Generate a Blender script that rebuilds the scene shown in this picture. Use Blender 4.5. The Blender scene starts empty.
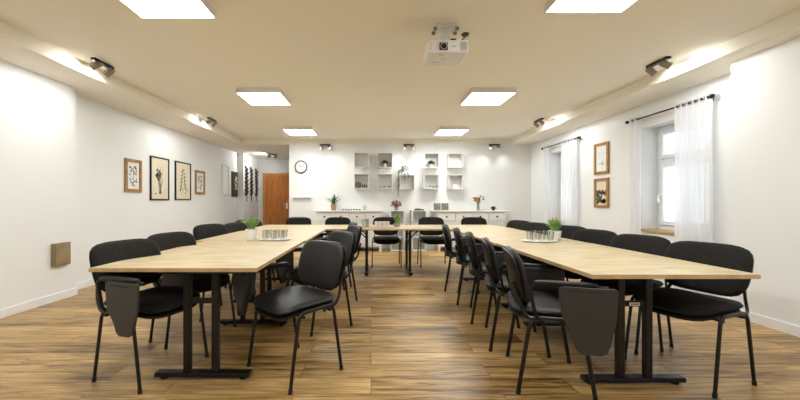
import bpy, bmesh, math, random
from mathutils import Vector, Matrix
C = bpy.context.scene
COL = C.collection
R = math.radians
PI = math.pi
random.seed(7)

# ------------------------------------------------------------------ camera
CAMH = 1.15
cd = bpy.data.cameras.new('camera'); cam = bpy.data.objects.new('camera', cd); COL.objects.link(cam)
cam.location = (0, 0, CAMH); cam.rotation_euler = (R(90), 0, 0)
cd.sensor_width = 36; cd.lens = 340 / 800 * 36
cd.shift_x = 29 / 800; cd.shift_y = 2 / 800
cd.clip_start = 0.05
C.camera = cam
# ------------------------------------------------------------------ world (overcast daylight seen through the windows)
w = bpy.data.worlds.new('world'); C.world = w; w.use_nodes = True
bg = w.node_tree.nodes['Background']
bg.inputs[0].default_value = (0.80, 0.90, 1.0, 1); bg.inputs[1].default_value = 1.1
# ------------------------------------------------------------------ exposure
C.view_settings.view_transform = 'Standard'; C.view_settings.look = 'None'
C.view_settings.gamma = 1; C.view_settings.use_curve_mapping = False
C.view_settings.exposure = 1.3
PANEL_E = 13.0        # strength of the ceiling light panels
SPOT_W = 6.5         # watts of each little spotlight
WALLSPOT_W = 7.0

# ------------------------------------------------------------------ materials
def mat(name, col, rough=0.5, metal=0.0, spec=0.5, noise=0.0, nscale=8.0, bump=0.0, bscale=200.0, trans=0.0, sheen=0.0, coat=0.0):
    m = bpy.data.materials.new(name); m.use_nodes = True
    nt = m.node_tree; b = nt.nodes['Principled BSDF']
    b.inputs['Base Color'].default_value = (*col, 1); b.inputs['Roughness'].default_value = rough
    b.inputs['Metallic'].default_value = metal; b.inputs['Specular IOR Level'].default_value = spec
    b.inputs['Transmission Weight'].default_value = trans
    b.inputs['Coat Weight'].default_value = coat
    if sheen: b.inputs['Sheen Weight'].default_value = sheen
    tc = nt.nodes.new('ShaderNodeTexCoord')
    if noise:
        n = nt.nodes.new('ShaderNodeTexNoise'); n.inputs['Scale'].default_value = nscale; n.inputs['Detail'].default_value = 4
        nt.links.new(tc.outputs['Object'], n.inputs['Vector'])
        r = nt.nodes.new('ShaderNodeValToRGB')
        r.color_ramp.elements[0].position = .3; r.color_ramp.elements[1].position = .7
        r.color_ramp.elements[0].color = (*[c * (1 - noise) for c in col], 1)
        r.color_ramp.elements[1].color = (*[min(1, c * (1 + noise)) for c in col], 1)
        nt.links.new(n.outputs['Fac'], r.inputs['Fac']); nt.links.new(r.outputs['Color'], b.inputs['Base Color'])
    if bump:
        n = nt.nodes.new('ShaderNodeTexNoise'); n.inputs['Scale'].default_value = bscale; n.inputs['Detail'].default_value = 3
        nt.links.new(tc.outputs['Object'], n.inputs['Vector'])
        bp = nt.nodes.new('ShaderNodeBump'); bp.inputs['Strength'].default_value = bump; bp.inputs['Distance'].default_value = .002
        nt.links.new(n.outputs['Fac'], bp.inputs['Height']); nt.links.new(bp.outputs['Normal'], b.inputs['Normal'])
    return m

def emis(name, col, s):
    m = bpy.data.materials.new(name); m.use_nodes = True
    nt = m.node_tree; nt.nodes.clear()
    e = nt.nodes.new('ShaderNodeEmission'); e.inputs[0].default_value = (*col, 1); e.inputs[1].default_value = s
    o = nt.nodes.new('ShaderNodeOutputMaterial'); nt.links.new(e.outputs[0], o.inputs[0])
    return m

def floor_mat():
    m = bpy.data.materials.new('oak plank floor'); m.use_nodes = True
    nt = m.node_tree; N = nt.nodes.new; L = nt.links.new; b = nt.nodes['Principled BSDF']
    tc = N('ShaderNodeTexCoord')
    br = N('ShaderNodeTexBrick'); br.offset = .37; br.inputs['Scale'].default_value = 1
    br.inputs['Brick Width'].default_value = 1.25; br.inputs['Row Height'].default_value = .185
    br.inputs['Mortar Size'].default_value = .0022; br.inputs['Mortar Smooth'].default_value = .2
    br.inputs['Color1'].default_value = (0, 0, 0, 1); br.inputs['Color2'].default_value = (1, 1, 1, 1)
    br.inputs['Mortar'].default_value = (.5, .5, .5, 1); br.inputs['Bias'].default_value = 0
    L(tc.outputs['Object'], br.inputs['Vector'])
    # grain offset per plank
    sc = N('ShaderNodeVectorMath'); sc.operation = 'SCALE'; sc.inputs['Scale'].default_value = 7.0
    L(br.outputs['Color'], sc.inputs[0])
    ad = N('ShaderNodeVectorMath'); ad.operation = 'ADD'; L(tc.outputs['Object'], ad.inputs[0]); L(sc.outputs[0], ad.inputs[1])
    mp = N('ShaderNodeMapping'); mp.inputs['Scale'].default_value = (1.5, 24, 1); L(ad.outputs[0], mp.inputs['Vector'])
    n1 = N('ShaderNodeTexNoise'); n1.inputs['Scale'].default_value = 1.6; n1.inputs['Detail'].default_value = 7; n1.inputs['Roughness'].default_value = .62; n1.inputs['Distortion'].default_value = .9
    L(mp.outputs[0], n1.inputs['Vector'])
    mp2 = N('ShaderNodeMapping'); mp2.inputs['Scale'].default_value = (.8, 4, 1); L(ad.outputs[0], mp2.inputs['Vector'])
    n2 = N('ShaderNodeTexNoise'); n2.inputs['Scale'].default_value = 1.3; n2.inputs['Detail'].default_value = 3; L(mp2.outputs[0], n2.inputs['Vector'])
    mx = N('ShaderNodeMix'); mx.data_type = 'FLOAT'; mx.inputs[0].default_value = .32
    L(n1.outputs['Fac'], mx.inputs[2]); L(n2.outputs['Fac'], mx.inputs[3])
    # plank tone
    ma = N('ShaderNodeMath'); ma.operation = 'MULTIPLY_ADD'; ma.inputs[1].default_value = .12; ma.inputs[2].default_value = -.06
    L(br.outputs['Color'], ma.inputs[0])
    a2 = N('ShaderNodeMath'); a2.operation = 'ADD'; L(mx.outputs[0], a2.inputs[0]); L(ma.outputs[0], a2.inputs[1])
    cr = N('ShaderNodeValToRGB'); e = cr.color_ramp.elements
    e[0].position = .375; e[0].color = FLOOR_D; e[1].position = .62; e[1].color = FLOOR_L
    k = e.new(.49); k.color = FLOOR_M
    L(a2.outputs[0], cr.inputs['Fac'])
    mm = N('ShaderNodeMix'); mm.data_type = 'RGBA'; L(br.outputs['Fac'], mm.inputs[0]); L(cr.outputs[0], mm.inputs[6]); mm.inputs[7].default_value = (.075, .04, .018, 1)
    L(mm.outputs[2], b.inputs['Base Color'])
    b.inputs['Roughness'].default_value = .36; b.inputs['Specular IOR Level'].default_value = .45
    bp = N('ShaderNodeBump'); bp.inputs['Strength'].default_value = .25; bp.inputs['Distance'].default_value = .002
    L(n1.outputs['Fac'], bp.inputs['Height']); L(bp.outputs[0], b.inputs['Normal'])
    return m

def wood(name, dark, mid, light, sx, sy, sz, rough=.4, spec=.4):
    m = bpy.data.materials.new(name); m.use_nodes = True
    nt = m.node_tree; N = nt.nodes.new; L = nt.links.new; b = nt.nodes['Principled BSDF']
    tc = N('ShaderNodeTexCoord'); mp = N('ShaderNodeMapping'); mp.inputs['Scale'].default_value = (sx, sy, sz); L(tc.outputs['Object'], mp.inputs['Vector'])
    n = N('ShaderNodeTexNoise'); n.inputs['Scale'].default_value = 2; n.inputs['Detail'].default_value = 6; n.inputs['Roughness'].default_value = .55; n.inputs['Distortion'].default_value = .5
    L(mp.outputs[0], n.inputs['Vector'])
    cr = N('ShaderNodeValToRGB'); e = cr.color_ramp.elements
    e[0].position = .3; e[0].color = (*dark, 1); e[1].position = .7; e[1].color = (*light, 1)
    k = e.new(.5); k.color = (*mid, 1)
    L(n.outputs['Fac'], cr.inputs['Fac']); L(cr.outputs[0], b.inputs['Base Color'])
    b.inputs['Roughness'].default_value = rough; b.inputs['Specular IOR Level'].default_value = spec
    return m

def pane_mat():
    m = bpy.data.materials.new('window glass'); m.use_nodes = True
    nt = m.node_tree; nt.nodes.clear(); N = nt.nodes.new; L = nt.links.new
    t = N('ShaderNodeBsdfTransparent'); g = N('ShaderNodeBsdfGlossy'); g.inputs['Roughness'].default_value = .02
    f = N('ShaderNodeLayerWeight'); f.inputs[0].default_value = .12
    x = N('ShaderNodeMixShader'); o = N('ShaderNodeOutputMaterial')
    L(f.outputs['Facing'], x.inputs[0]); L(t.outputs[0], x.inputs[1]); L(g.outputs[0], x.inputs[2]); L(x.outputs[0], o.inputs[0])
    return m

def sheer_mat():
    m = bpy.data.materials.new('sheer curtain cloth'); m.use_nodes = True
    nt = m.node_tree; nt.nodes.clear(); N = nt.nodes.new; L = nt.links.new
    d = N('ShaderNodeBsdfDiffuse'); d.inputs[0].default_value = (.92, .92, .93, 1)
    tl = N('ShaderNodeBsdfTranslucent'); tl.inputs[0].default_value = (.92, .93, .95, 1)
    tr = N('ShaderNodeBsdfTransparent')
    a = N('ShaderNodeMixShader'); a.inputs[0].default_value = .4; b = N('ShaderNodeMixShader')
    tc = N('ShaderNodeTexCoord'); wv = N('ShaderNodeTexNoise'); wv.inputs['Scale'].default_value = 400
    L(tc.outputs['Object'], wv.inputs['Vector'])
    mr = N('ShaderNodeMapRange'); mr.inputs[3].default_value = .04; mr.inputs[4].default_value = .16
    L(wv.outputs['Fac'], mr.inputs[0]); L(mr.outputs[0], b.inputs[0])
    o = N('ShaderNodeOutputMaterial')
    L(d.outputs[0], a.inputs[1]); L(tl.outputs[0], a.inputs[2]); L(a.outputs[0], b.inputs[1]); L(tr.outputs[0], b.inputs[2]); L(b.outputs[0], o.inputs[0])
    return m

FLOOR_D = (.115, .062, .018, 1); FLOOR_M = (.40, .238, .080, 1); FLOOR_L = (.62, .415, .178, 1)
M_floor = floor_mat()
M_wall = mat('white painted plaster', (.83, .835, .825), .8, spec=.2, bump=.1, bscale=90)
M_ceil = mat('cream ceiling paint', (.93, .89, .79), .85, spec=.2)
M_white = mat('white lacquer', (.82, .81, .78), .4, spec=.4)
M_trim = mat('white baseboard paint', (.85, .85, .85), .4)
M_pvc = mat('white window plastic', (.85, .87, .90), .3)
M_black = mat('black powder coated steel', (.005, .005, .006), .32, spec=.4)
M_dark = mat('black plastic', (.008, .0075, .0075), .45, spec=.3)
M_fab = mat('black seat fabric', (.017, .0155, .0140), .85, spec=.15, noise=.25, nscale=60, bump=.5, bscale=500, sheen=.04)
M_lea = mat('black leatherette', (.015, .014, .0132), .5, spec=.35, bump=.25, bscale=260)
M_tab = mat('charcoal tablet plastic', (.034, .032, .031), .42, spec=.45, bump=.2, bscale=600)
M_slot = mat('dark slot', (.01, .01, .01), .6)
M_cap = mat('rubber cap', (.01, .01, .01), .7)
M_top = wood('pale oak laminate', (.44, .34, .19), (.56, .45, .275), (.63, .52, .335), 2.2, 9, 9, .38)
M_edge = wood('oak edging', (.50, .33, .16), (.58, .40, .21), (.64, .46, .26), 6, 6, 1, .4)
M_door = wood('orange stained door wood', (.50, .160, .030), (.60, .21, .045), (.70, .27, .065), 9, 9, 1.2, .35)
M_doorf = wood('door frame wood', (.60, .27, .08), (.68, .33, .11), (.75, .39, .14), 9, 9, 1.2, .4)
M_frame = wood('golden brown frame wood', (.26, .13, .035), (.36, .19, .055), (.45, .25, .08), 10, 10, 10, .35)
M_sill = wood('wooden sill', (.40, .24, .08), (.50, .32, .12), (.58, .38, .16), 6, 2, 6, .4)
M_paper = mat('cream paper', (.76, .68, .52), .8, noise=.05, nscale=6)
M_paper2 = mat('white paper', (.80, .80, .76), .8, noise=.05, nscale=6)
M_ink = mat('grey green ink', (.10, .12, .10), .8)
M_inkg = mat('leaf green ink', (.06, .10, .04), .8)
M_inky = mat('yellow ink', (.62, .42, .10), .8)
M_inkb = mat('brown ink', (.22, .12, .05), .8)
M_bronze = mat('brushed bronze metal', (.34, .27, .15), .45, metal=.6, noise=.15, nscale=12)
M_chrome = mat('chrome', (.75, .75, .75), .18, metal=1)
M_spot = mat('brushed steel', (.30, .27, .24), .35, metal=.7)
M_led = emis('light panel diffuser', (.97, 1.0, .99), PANEL_E)
M_bulb = emis('spotlight bulb', (1.0, .97, .93), 3)
M_glass = None
M_pane = pane_mat()
M_glass = pane_mat(); M_glass.name = 'clear glass'
for n_ in M_glass.node_tree.nodes:
    if n_.type == 'LAYER_WEIGHT': n_.inputs[0].default_value = .3
    if n_.type == 'BSDF_TRANSPARENT': n_.inputs[0].default_value = (.93, .95, .95, 1)
M_sheer = sheer_mat()
M_pot = mat('white ceramic', (.86, .86, .85), .3)
M_tan = mat('tan wicker pot', (.42, .31, .14), .7, noise=.25, nscale=60)
M_pink = mat('mauve grey pot', (.34, .27, .25), .6)
M_soil = mat('soil', (.05, .035, .02), .9)
M_leaf = mat('fresh green leaf', (.21, .36, .09), .5, noise=.35, nscale=30)
M_leafd = mat('dark green leaf', (.045, .11, .03), .5, noise=.35, nscale=30)
M_flower = mat('orange red petals', (.62, .14, .05), .6, noise=.4, nscale=60)
M_dried = mat('dusty pink dried blooms', (.27, .17, .14), .8, noise=.35, nscale=60)
M_grey = mat('grey photo print', (.16, .17, .16), .5, noise=.6, nscale=25)
M_jar = mat('dark grey green jars', (.12, .13, .11), .4)
M_proj = mat('white projector plastic', (.82, .82, .81), .35)
M_vent = mat('grey vent', (.38, .38, .38), .6)
M_lens = mat('lens glass', (.01, .01, .015), .05)
M_art = mat('dark brown panel', (.045, .03, .02), .6)
M_cream = mat('cream paint', (.72, .66, .54), .7)
M_cable = mat('brown cable', (.10, .035, .012), .5)

# ------------------------------------------------------------------ mesh builder
class MB:
    def __init__(s): s.b = bmesh.new(); s.i = 0
    def face(s, vs):
        try:
            f = s.b.faces.new(vs); f.material_index = s.i; return f
        except ValueError: return None
    def box(s, x0, x1, y0, y1, z0, z1, mtx=None):
        v = [s.b.verts.new(Vector(p) if mtx is None else mtx @ Vector(p)) for p in
             ((x0,y0,z0),(x1,y0,z0),(x1,y1,z0),(x0,y1,z0),(x0,y0,z1),(x1,y0,z1),(x1,y1,z1),(x0,y1,z1))]
        for q in ((3,2,1,0),(4,5,6,7),(0,1,5,4),(1,2,6,5),(2,3,7,6),(3,0,4,7)): s.face([v[k] for k in q])
        return s
    def rings(s, rings, close=True, caps=True):
        vr = [[s.b.verts.new(p) for p in r] for r in rings]
        n = len(vr[0])
        for a, c in zip(vr, vr[1:]):
            for k in range(n if close else n - 1):
                s.face([a[k], a[(k+1) % n], c[(k+1) % n], c[k]])
        if caps and close: s.face(vr[0][::-1]); s.face(vr[-1])
        return vr
    def tube(s, pts, r, n=10, ry=None, caps=True):
        pts = [Vector(p) for p in pts]; out = []
        up = None
        for k, p in enumerate(pts):
            t = (pts[min(k+1, len(pts)-1)] - pts[max(k-1, 0)]).normalized()
            if up is None:
                a = Vector((0,0,1)) if abs(t.z) < .9 else Vector((1,0,0))
                up = (a - t * a.dot(t)).normalized()
            else: up = (up - t * up.dot(t)).normalized()
            sd = t.cross(up)
            rr = r[k] if isinstance(r, (list, tuple)) else r
            r2 = rr if ry is None else ry
            out.append([p + up * math.cos(2*PI*j/n) * rr + sd * math.sin(2*PI*j/n) * r2 for j in range(n)])
        s.rings(out, caps=caps); return s
    def lathe(s, prof, o=(0,0,0), n=20, mtx=None, caps=True):
        o = Vector(o); rg = []
        for r, z in prof:
            ring = [Vector((math.cos(2*PI*j/n)*r, math.sin(2*PI*j/n)*r, z)) for j in range(n)]
            rg.append([o + (mtx @ p if mtx else p) for p in ring])
        s.rings(rg, caps=caps); return s
    def pad(s, w, h, t, n1=4.0, fn=None, N=40, flat=False):
        """rounded superellipse cushion; u,v outline, w thickness, fn maps (u,v,w) to a point"""
        prof = [(.0,1),(.35,1),(.65,.98),(.85,.90),(.95,.66),(1,.0),(.95,-.66),(.85,-.90),(.6,-1),(.0,-1)]
        if flat: prof = [(0,1),(.5,1),(.97,1),(1,.6),(1,-.6),(.97,-1),(.5,-1),(0,-1)]
        rg = []
        for q, tt in prof:
            q = max(q, 1e-3); ring = []
            for j in range(N):
                a = 2*PI*j/N; c, d = math.cos(a), math.sin(a)
                rr = (abs(c)**n1 + abs(d)**n1) ** (-1/n1)
                ring.append(Vector(fn(c*rr*q*w/2, d*rr*q*h/2, tt*t/2)))
            rg.append(ring)
        s.rings(rg); return s
    def prism(s, poly, y0, y1, mtx=None):
        """poly in x,z; extruded along y"""
        a = [s.b.verts.new((mtx or Matrix()) @ Vector((x, y0, z))) for x, z in poly]
        c = [s.b.verts.new((mtx or Matrix()) @ Vector((x, y1, z))) for x, z in poly]
        n = len(a); s.face(a); s.face(c[::-1])
        for k in range(n): s.face([a[k], c[k], c[(k+1)%n], a[(k+1)%n]])
        return s
    def blade(s, pts, wd, side):
        side = Vector(side); prev = None; n = len(pts)
        for k, p in enumerate(pts):
            t = k/(n-1); ww = wd * (math.sin(PI*min(1, .25 + .75*t)) if t > 0 else .6) ; ww = max(ww, wd*.04)
            p = Vector(p); cur = (s.b.verts.new(p - side*ww/2), s.b.verts.new(p + side*ww/2 ))
            if prev: s.face([prev[0], prev[1], cur[1], cur[0]])
            prev = cur
        return s
    def build(s, name, mats, parent=None, smooth=False, bevel=0.0, loc=None, seg=2, ang=35, solid=0):
        bmesh.ops.recalc_face_normals(s.b, faces=s.b.faces)
        me = bpy.data.meshes.new(name); s.b.to_mesh(me); s.b.free()
        if not isinstance(mats, (list, tuple)): mats = [mats]
        for m in mats: me.materials.append(m)
        o = bpy.data.objects.new(name, me); COL.objects.link(o)
        if parent: o.parent = parent
        if loc: o.location = loc
        if smooth:
            for p in me.polygons: p.use_smooth = True
            try: me.set_sharp_from_angle(angle=R(ang))
            except Exception: pass
        if solid:
            md = o.modifiers.new('solid', 'SOLIDIFY'); md.thickness = solid; md.offset = 0
        if bevel:
            md = o.modifiers.new('bevel', 'BEVEL'); md.width = bevel; md.segments = seg; md.limit_method = 'ANGLE'; md.angle_limit = R(40)
        return o

def fillet(pts, r, n=5):
    pts = [Vector(p) for p in pts]; out = [pts[0]]
    for a, b, c in zip(pts, pts[1:], pts[2:]):
        d1 = (a-b); d2 = (c-b); k = min(r, d1.length*.49, d2.length*.49)
        p = b + d1.normalized()*k; q = b + d2.normalized()*k
        for j in range(n+1):
            t = j/n; out.append(p*(1-t)**2 + b*2*t*(1-t) + q*t*t)
    out.append(pts[-1]); return out

def tag(o, label, cat, group=None, kind=None):
    o['label'] = label; o['category'] = cat
    if group: o['group'] = group
    if kind: o['kind'] = kind
    return o
def thing(name, loc=(0,0,0), rz=0.0, label=None, cat=None, group=None):
    o = bpy.data.objects.new(name, None); COL.objects.link(o); o.empty_display_size = .1
    o.location = loc; o.rotation_euler = (0, 0, rz)
    if label: tag(o, label, cat, group)
    return o
def struct(o): o['kind'] = 'structure'; return o
def kids(o): return [c for c in list(bpy.data.objects) if c.parent == o]
def copy_tree(o, parent=None):
    c = o.copy(); COL.objects.link(c); c.parent = parent
    for ch in kids(o): copy_tree(ch, c)
    return c
def delete_tree(o):
    for ch in kids(o): delete_tree(ch)
    bpy.data.objects.remove(o)

# ================================================================== SETTING
ZC, ZS = 2.69, 2.56                 # main ceiling, lower border
XL0, XL1, XR0, XR1 = -3.66, -3.85, 3.65, 3.93
YB, YD, YF = 8.35, 11.15, -2.4      # back wall, corridor end, wall behind
XC = -2.01
struct(MB().box(-4.4, 4.6, YF-.2, YD+.3, -.1, 0).build('floor', M_floor))
m = MB()
m.box(-4.4, 4.6, YF-.2, YD+.3, ZC, ZC+.1)
m.box(-4.4, -3.15, YF-.2, YD+.3, ZS, ZC+.01)
m.box(3.40, 4.6, YF-.2, YD+.3, ZS, ZC+.01)
m.box(-3.15, 3.40, YB-.02, YD+.3, ZS, ZC+.01)
m.box(-3.15, 3.40, YF-.2, -1.6, ZS, ZC+.01)
struct(m.build('ceiling', M_ceil))
m = MB()
m.box(-4.4, XL0, YF-.2, 4.21, 0, ZS); m.box(-4.4, XL1, 4.21, 9.8, 0, ZS); m.box(-4.4, -3.68, 9.8, YD+.3, 0, ZS)
struct(m.build('wall_left', M_wall))
m = MB(); m.box(XC, 4.35, YB, YB+.2, 0, ZS); m.box(XC, XC+.2, YB+.2, YD, 0, ZS)
struct(m.build('wall_back', M_wall))
struct(MB().box(-3.68, XC+.2, YD, YD+.2, 0, ZS).build('wall_corridor', M_wall))
struct(MB().box(-4.4, 4.6, YF-.2, YF, 0, ZS).build('wall_front', M_wall))
# right wall with two window openings
W = [(3.95, 4.93), (6.50, 7.45)]; ZW0, ZW1 = .76, 2.22
m = MB()
m.box(XR0, 4.35, YF, 3.45, 0, ZS)
XO = 4.35
ys = [3.45, W[0][0], W[0][1], W[1][0], W[1][1], YB]
for a, b in ((0,1),(2,3),(4,5)): m.box(XR1, XO, ys[a], ys[b], 0, ZS)
for a, b in W: m.box(XR1, XO, a, b, 0, ZW0-.03); m.box(XR1, XO, a, b, ZW1, ZS)
struct(m.build('wall_right', M_wall))
# baseboards
bb = .09
struct(MB().box(XL0, XL0+.016, YF, 4.21+.016, 0, bb).box(XL1, XL1+.016, 4.21, 9.8, 0, bb).box(-3.68, -3.664, 9.8, YD, 0, bb).build('baseboard_left', M_trim, bevel=.003))
struct(MB().box(XR0-.016, XR0, YF, 3.45, 0, bb).box(XR1-.016, XR1, 3.45, YB, 0, bb).build('baseboard_right', M_trim, bevel=.003))
struct(MB().box(XC, XR1-.016, YB-.016, YB, 0, bb).build('baseboard_back', M_trim, bevel=.003))
# windows
for i, (a, b) in enumerate(W):
    e = thing('window_%d' % (i+1), (4.15, (a+b)/2, ZW0)); struct(e)
    hw, H = (b-a)/2, ZW1-ZW0
    m = MB(); fr = .06; zt = .94
    m.box(0, .07, -hw, -hw+fr, 0, H).box(0, .07, hw-fr, hw, 0, H).box(0, .07, -hw+fr, hw-fr, 0, fr).box(0, .07, -hw+fr, hw-fr, H-fr, H)
    m.box(0, .07, -hw+fr, hw-fr, zt, zt+.06)
    m.build('window_frame', M_pvc, e, bevel=.006)
    for (y0, y1, z0, z1, nm) in ((-hw+fr+.004, -.002, fr+.004, zt-.004, 's'), (.002, hw-fr-.004, fr+.004, zt-.004, 's'),
                                 (-hw+fr+.004, -.002, zt+.064, H-fr-.004, 't'), (.002, hw-fr-.004, zt+.064, H-fr-.004, 't')):
        q = .055; m = MB()
        m.box(-.02, .05, y0, y0+q, z0, z1).box(-.02, .05, y1-q, y1, z0, z1).box(-.02, .05, y0+q, y1-q, z0, z0+q).box(-.02, .05, y0+q, y1-q, z1-q, z1)
        so = m.build('sash', M_pvc, e, bevel=.005)
        MB().box(.012, .022, y0+q, y1-q, z0+q, z1-q).build('pane', M_pane, so)
    m = MB(); yh = hw-fr-.03; m.box(-.032, -.02, yh-.015, yh+.015, .44, .52); m.tube([(-.03, yh, .49), (-.06, yh, .49)], .009)
    m.box(-.07, -.055, yh-.012, yh+.012, .38, .50)
    m.build('window_handle', M_white, e, bevel=.003)
    s = MB().box(XR1-.03, 4.15, a-.0, b+.0, ZW0-.03, ZW0).build('window_sill', M_sill); struct(s); s.parent = e; s.matrix_parent_inverse = Matrix.Translation(-e.location)
# door
e = thing('door_1', (-3.07, YD, 0)); struct(e)
x0, x1, zt = -.46, .46, 2.10
m = MB(); m.box(x0-.01, x0+.07, -.04, 0, 0, zt).box(x1-.07, x1+.01, -.04, 0, 0, zt).box(x0+.07, x1-.07, -.04, 0, zt-.07, zt)
m.build('door_frame', M_doorf, e, bevel=.005)
m = MB(); m.box(x0+.073, x1-.073, -.025, -.002, .005, zt-.073)
m.box(x0+.17, x1-.17, -.033, -.025, 1.10, 1.92); m.box(x0+.17, x1-.17, -.033, -.025, .15, .95)
m.build('door_leaf', M_door, e, bevel=.006)
m = MB(); m.box(.30, .34, -.036, -.025, .93, 1.13); m.tube([(.32, -.03, 1.06), (.32, -.075, 1.06)], .009); m.tube([(.32, -.07, 1.06), (.22, -.07, 1.06)], .009)
m.build('door_handle', M_chrome, e, smooth=True)

# ------------------------------------------------------------------ light panels
def panel_proto():
    t = thing('ceiling_light_panel'); m = MB(); a = .30; th = .068
    m.box(-a, -a+.012, -a, a, -th, 0).box(a-.012, a, -a, a, -th, 0).box(-a+.012, a-.012, -a, -a+.012, -th, 0).box(-a+.012, a-.012, a-.012, a, -th, 0)
    m.box(-a+.012, a-.012, -a+.012, a-.012, -.02, 0)
    m.build('frame', M_white, t)
    MB().box(-a+.012, a-.012, -a+.012, a-.012, -th+.002, -th+.012).build('diffuser', M_led, t)
    return t
pl = panel_proto()
PL = [(-1.54, 2.43, 'square light panel at top left, cut by the top edge of the photo'),
      (1.65, 2.35, 'square light panel at top right, cut by the top edge beyond the projector'),
      (-1.52, 4.88, 'square light panel in the second row on the left half of the ceiling'),
      (1.66, 4.88, 'square light panel in the second row on the right half of the ceiling'),
      (-1.49, 7.23, 'farthest square light panel on the left, near the clock wall'),
      (1.70, 7.23, 'farthest square light panel on the right, near the shelf wall'),
      (-1.54, 0.0, 'unseen square light panel added above and behind the viewer on the left'),  # last pair: out-of-view repeat of the panel rows, added for its light
      (1.65, 0.0, 'unseen square light panel added above and behind the viewer on the right')]
for i, (x, y, lb) in enumerate(PL):
    o = pl if i == 0 else copy_tree(pl)
    o.location = (x, y, ZC); tag(o, lb, 'ceiling light', 'square surface mounted light panels')

# ------------------------------------------------------------------ double spotlights
def spot_fixture(loc, along, aims, label, watts, group, on_wall=False):
    """bar along 'along' (unit vector), two heads aiming along aims"""
    t = thing('double_spotlight', loc, 0, label, 'spotlight', group)
    al = Vector(along); m = MB(); px = Vector((0,0,1)).cross(al)
    M4 = Matrix((( al.x, px.x, 0, 0), (al.y, px.y, 0, 0), (0, 0, 1, 0), (0,0,0,1)))
    m.box(-.135, .135, -.028, .028, -.026, 0, M4)
    if on_wall: m.box(-.05, .05, .028, .0995, -.022, -.004, M4)
    m.build('mounting_bar', M_black, t, bevel=.004)
    for k, s_ in enumerate((-1, 1)):
        p = al * (s_ * .095) + Vector((0, 0, -.026)); d = Vector(aims[k]).normalized()
        j = p + Vector((0, 0, -.045))
        h = MB(); h.tube([p, j], .008, 8)
        mt = d.to_track_quat('Z', 'Y').to_matrix().to_4x4()
        c = j + d * .0
        h.lathe([(.012, -.052), (.031, -.048), (.034, -.04), (.034, .05), (.029, .05), (.027, .02), (.0, .018)][:6], c, 16, mt, caps=False)
        ho = h.build('lamp_head', M_spot if not on_wall else M_spot, t, smooth=True)
        bl = MB(); bl.lathe([(.001, .022), (.026, .024), (.001, .026)], c, 16, mt, caps=False); bl.build('bulb', M_bulb, ho)
        ld = bpy.data.lights.new('spotlight_beam', 'SPOT'); ld.energy = watts; ld.spot_size = R(150 if not on_wall else 140); ld.spot_blend = 1.0; ld.shadow_soft_size = .03
        ld.color = (.96, .99, 1.0)
        lo = bpy.data.objects.new('spotlight_beam', ld); COL.objects.link(lo); lo.parent = t
        lo.location = c + d * .06; lo.rotation_euler = (-d).to_track_quat('Z', 'Y').to_euler()
gs = 'double spotlights on the ceiling'
spot_fixture((-2.96, 3.75, ZC), (0,1,0), [(-.7,-.35,-.55), (-.75,-.05,-.65)], 'double spotlight at upper left, nearest the viewer on that side', SPOT_W, gs)
spot_fixture((-2.95, 6.30, ZC), (0,1,0), [(-.7,-.35,-.55), (-.75,.15,-.6)], 'double spotlight on the left above the framed botanical prints', SPOT_W, gs)
spot_fixture((-2.90, 10.0, ZS), (0.8,.6,0), [(-.85,-.35,-.1), (-.7,.4,-.5)], 'double spotlight above the corridor before the brown door', SPOT_W*1.5, gs)
spot_fixture((3.14, 3.72, ZC), (0,1,0), [(.7,-.35,-.55), (.75,-.05,-.65)], 'double spotlight at upper right above the nearer curtains', SPOT_W, gs)
spot_fixture((3.14, 6.36, ZC), (0,1,0), [(.7,-.35,-.55), (.75,.15,-.6)], 'double spotlight on the right above the farther window', SPOT_W, gs)
gs = 'double spotlights along the back wall'
for x, lb in ((-1.11, 'double spotlight high on the back wall beside the clock'), (.92, 'double spotlight high on the back wall above the middle wall cubes'), (3.0, 'double spotlight high on the back wall above the orange flowers')):
    spot_fixture((x, YB-.10, ZS-.005), (1,0,0), [(-.35,-.5,-.85), (.35,-.5,-.85)], lb, WALLSPOT_W, gs, True)

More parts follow.
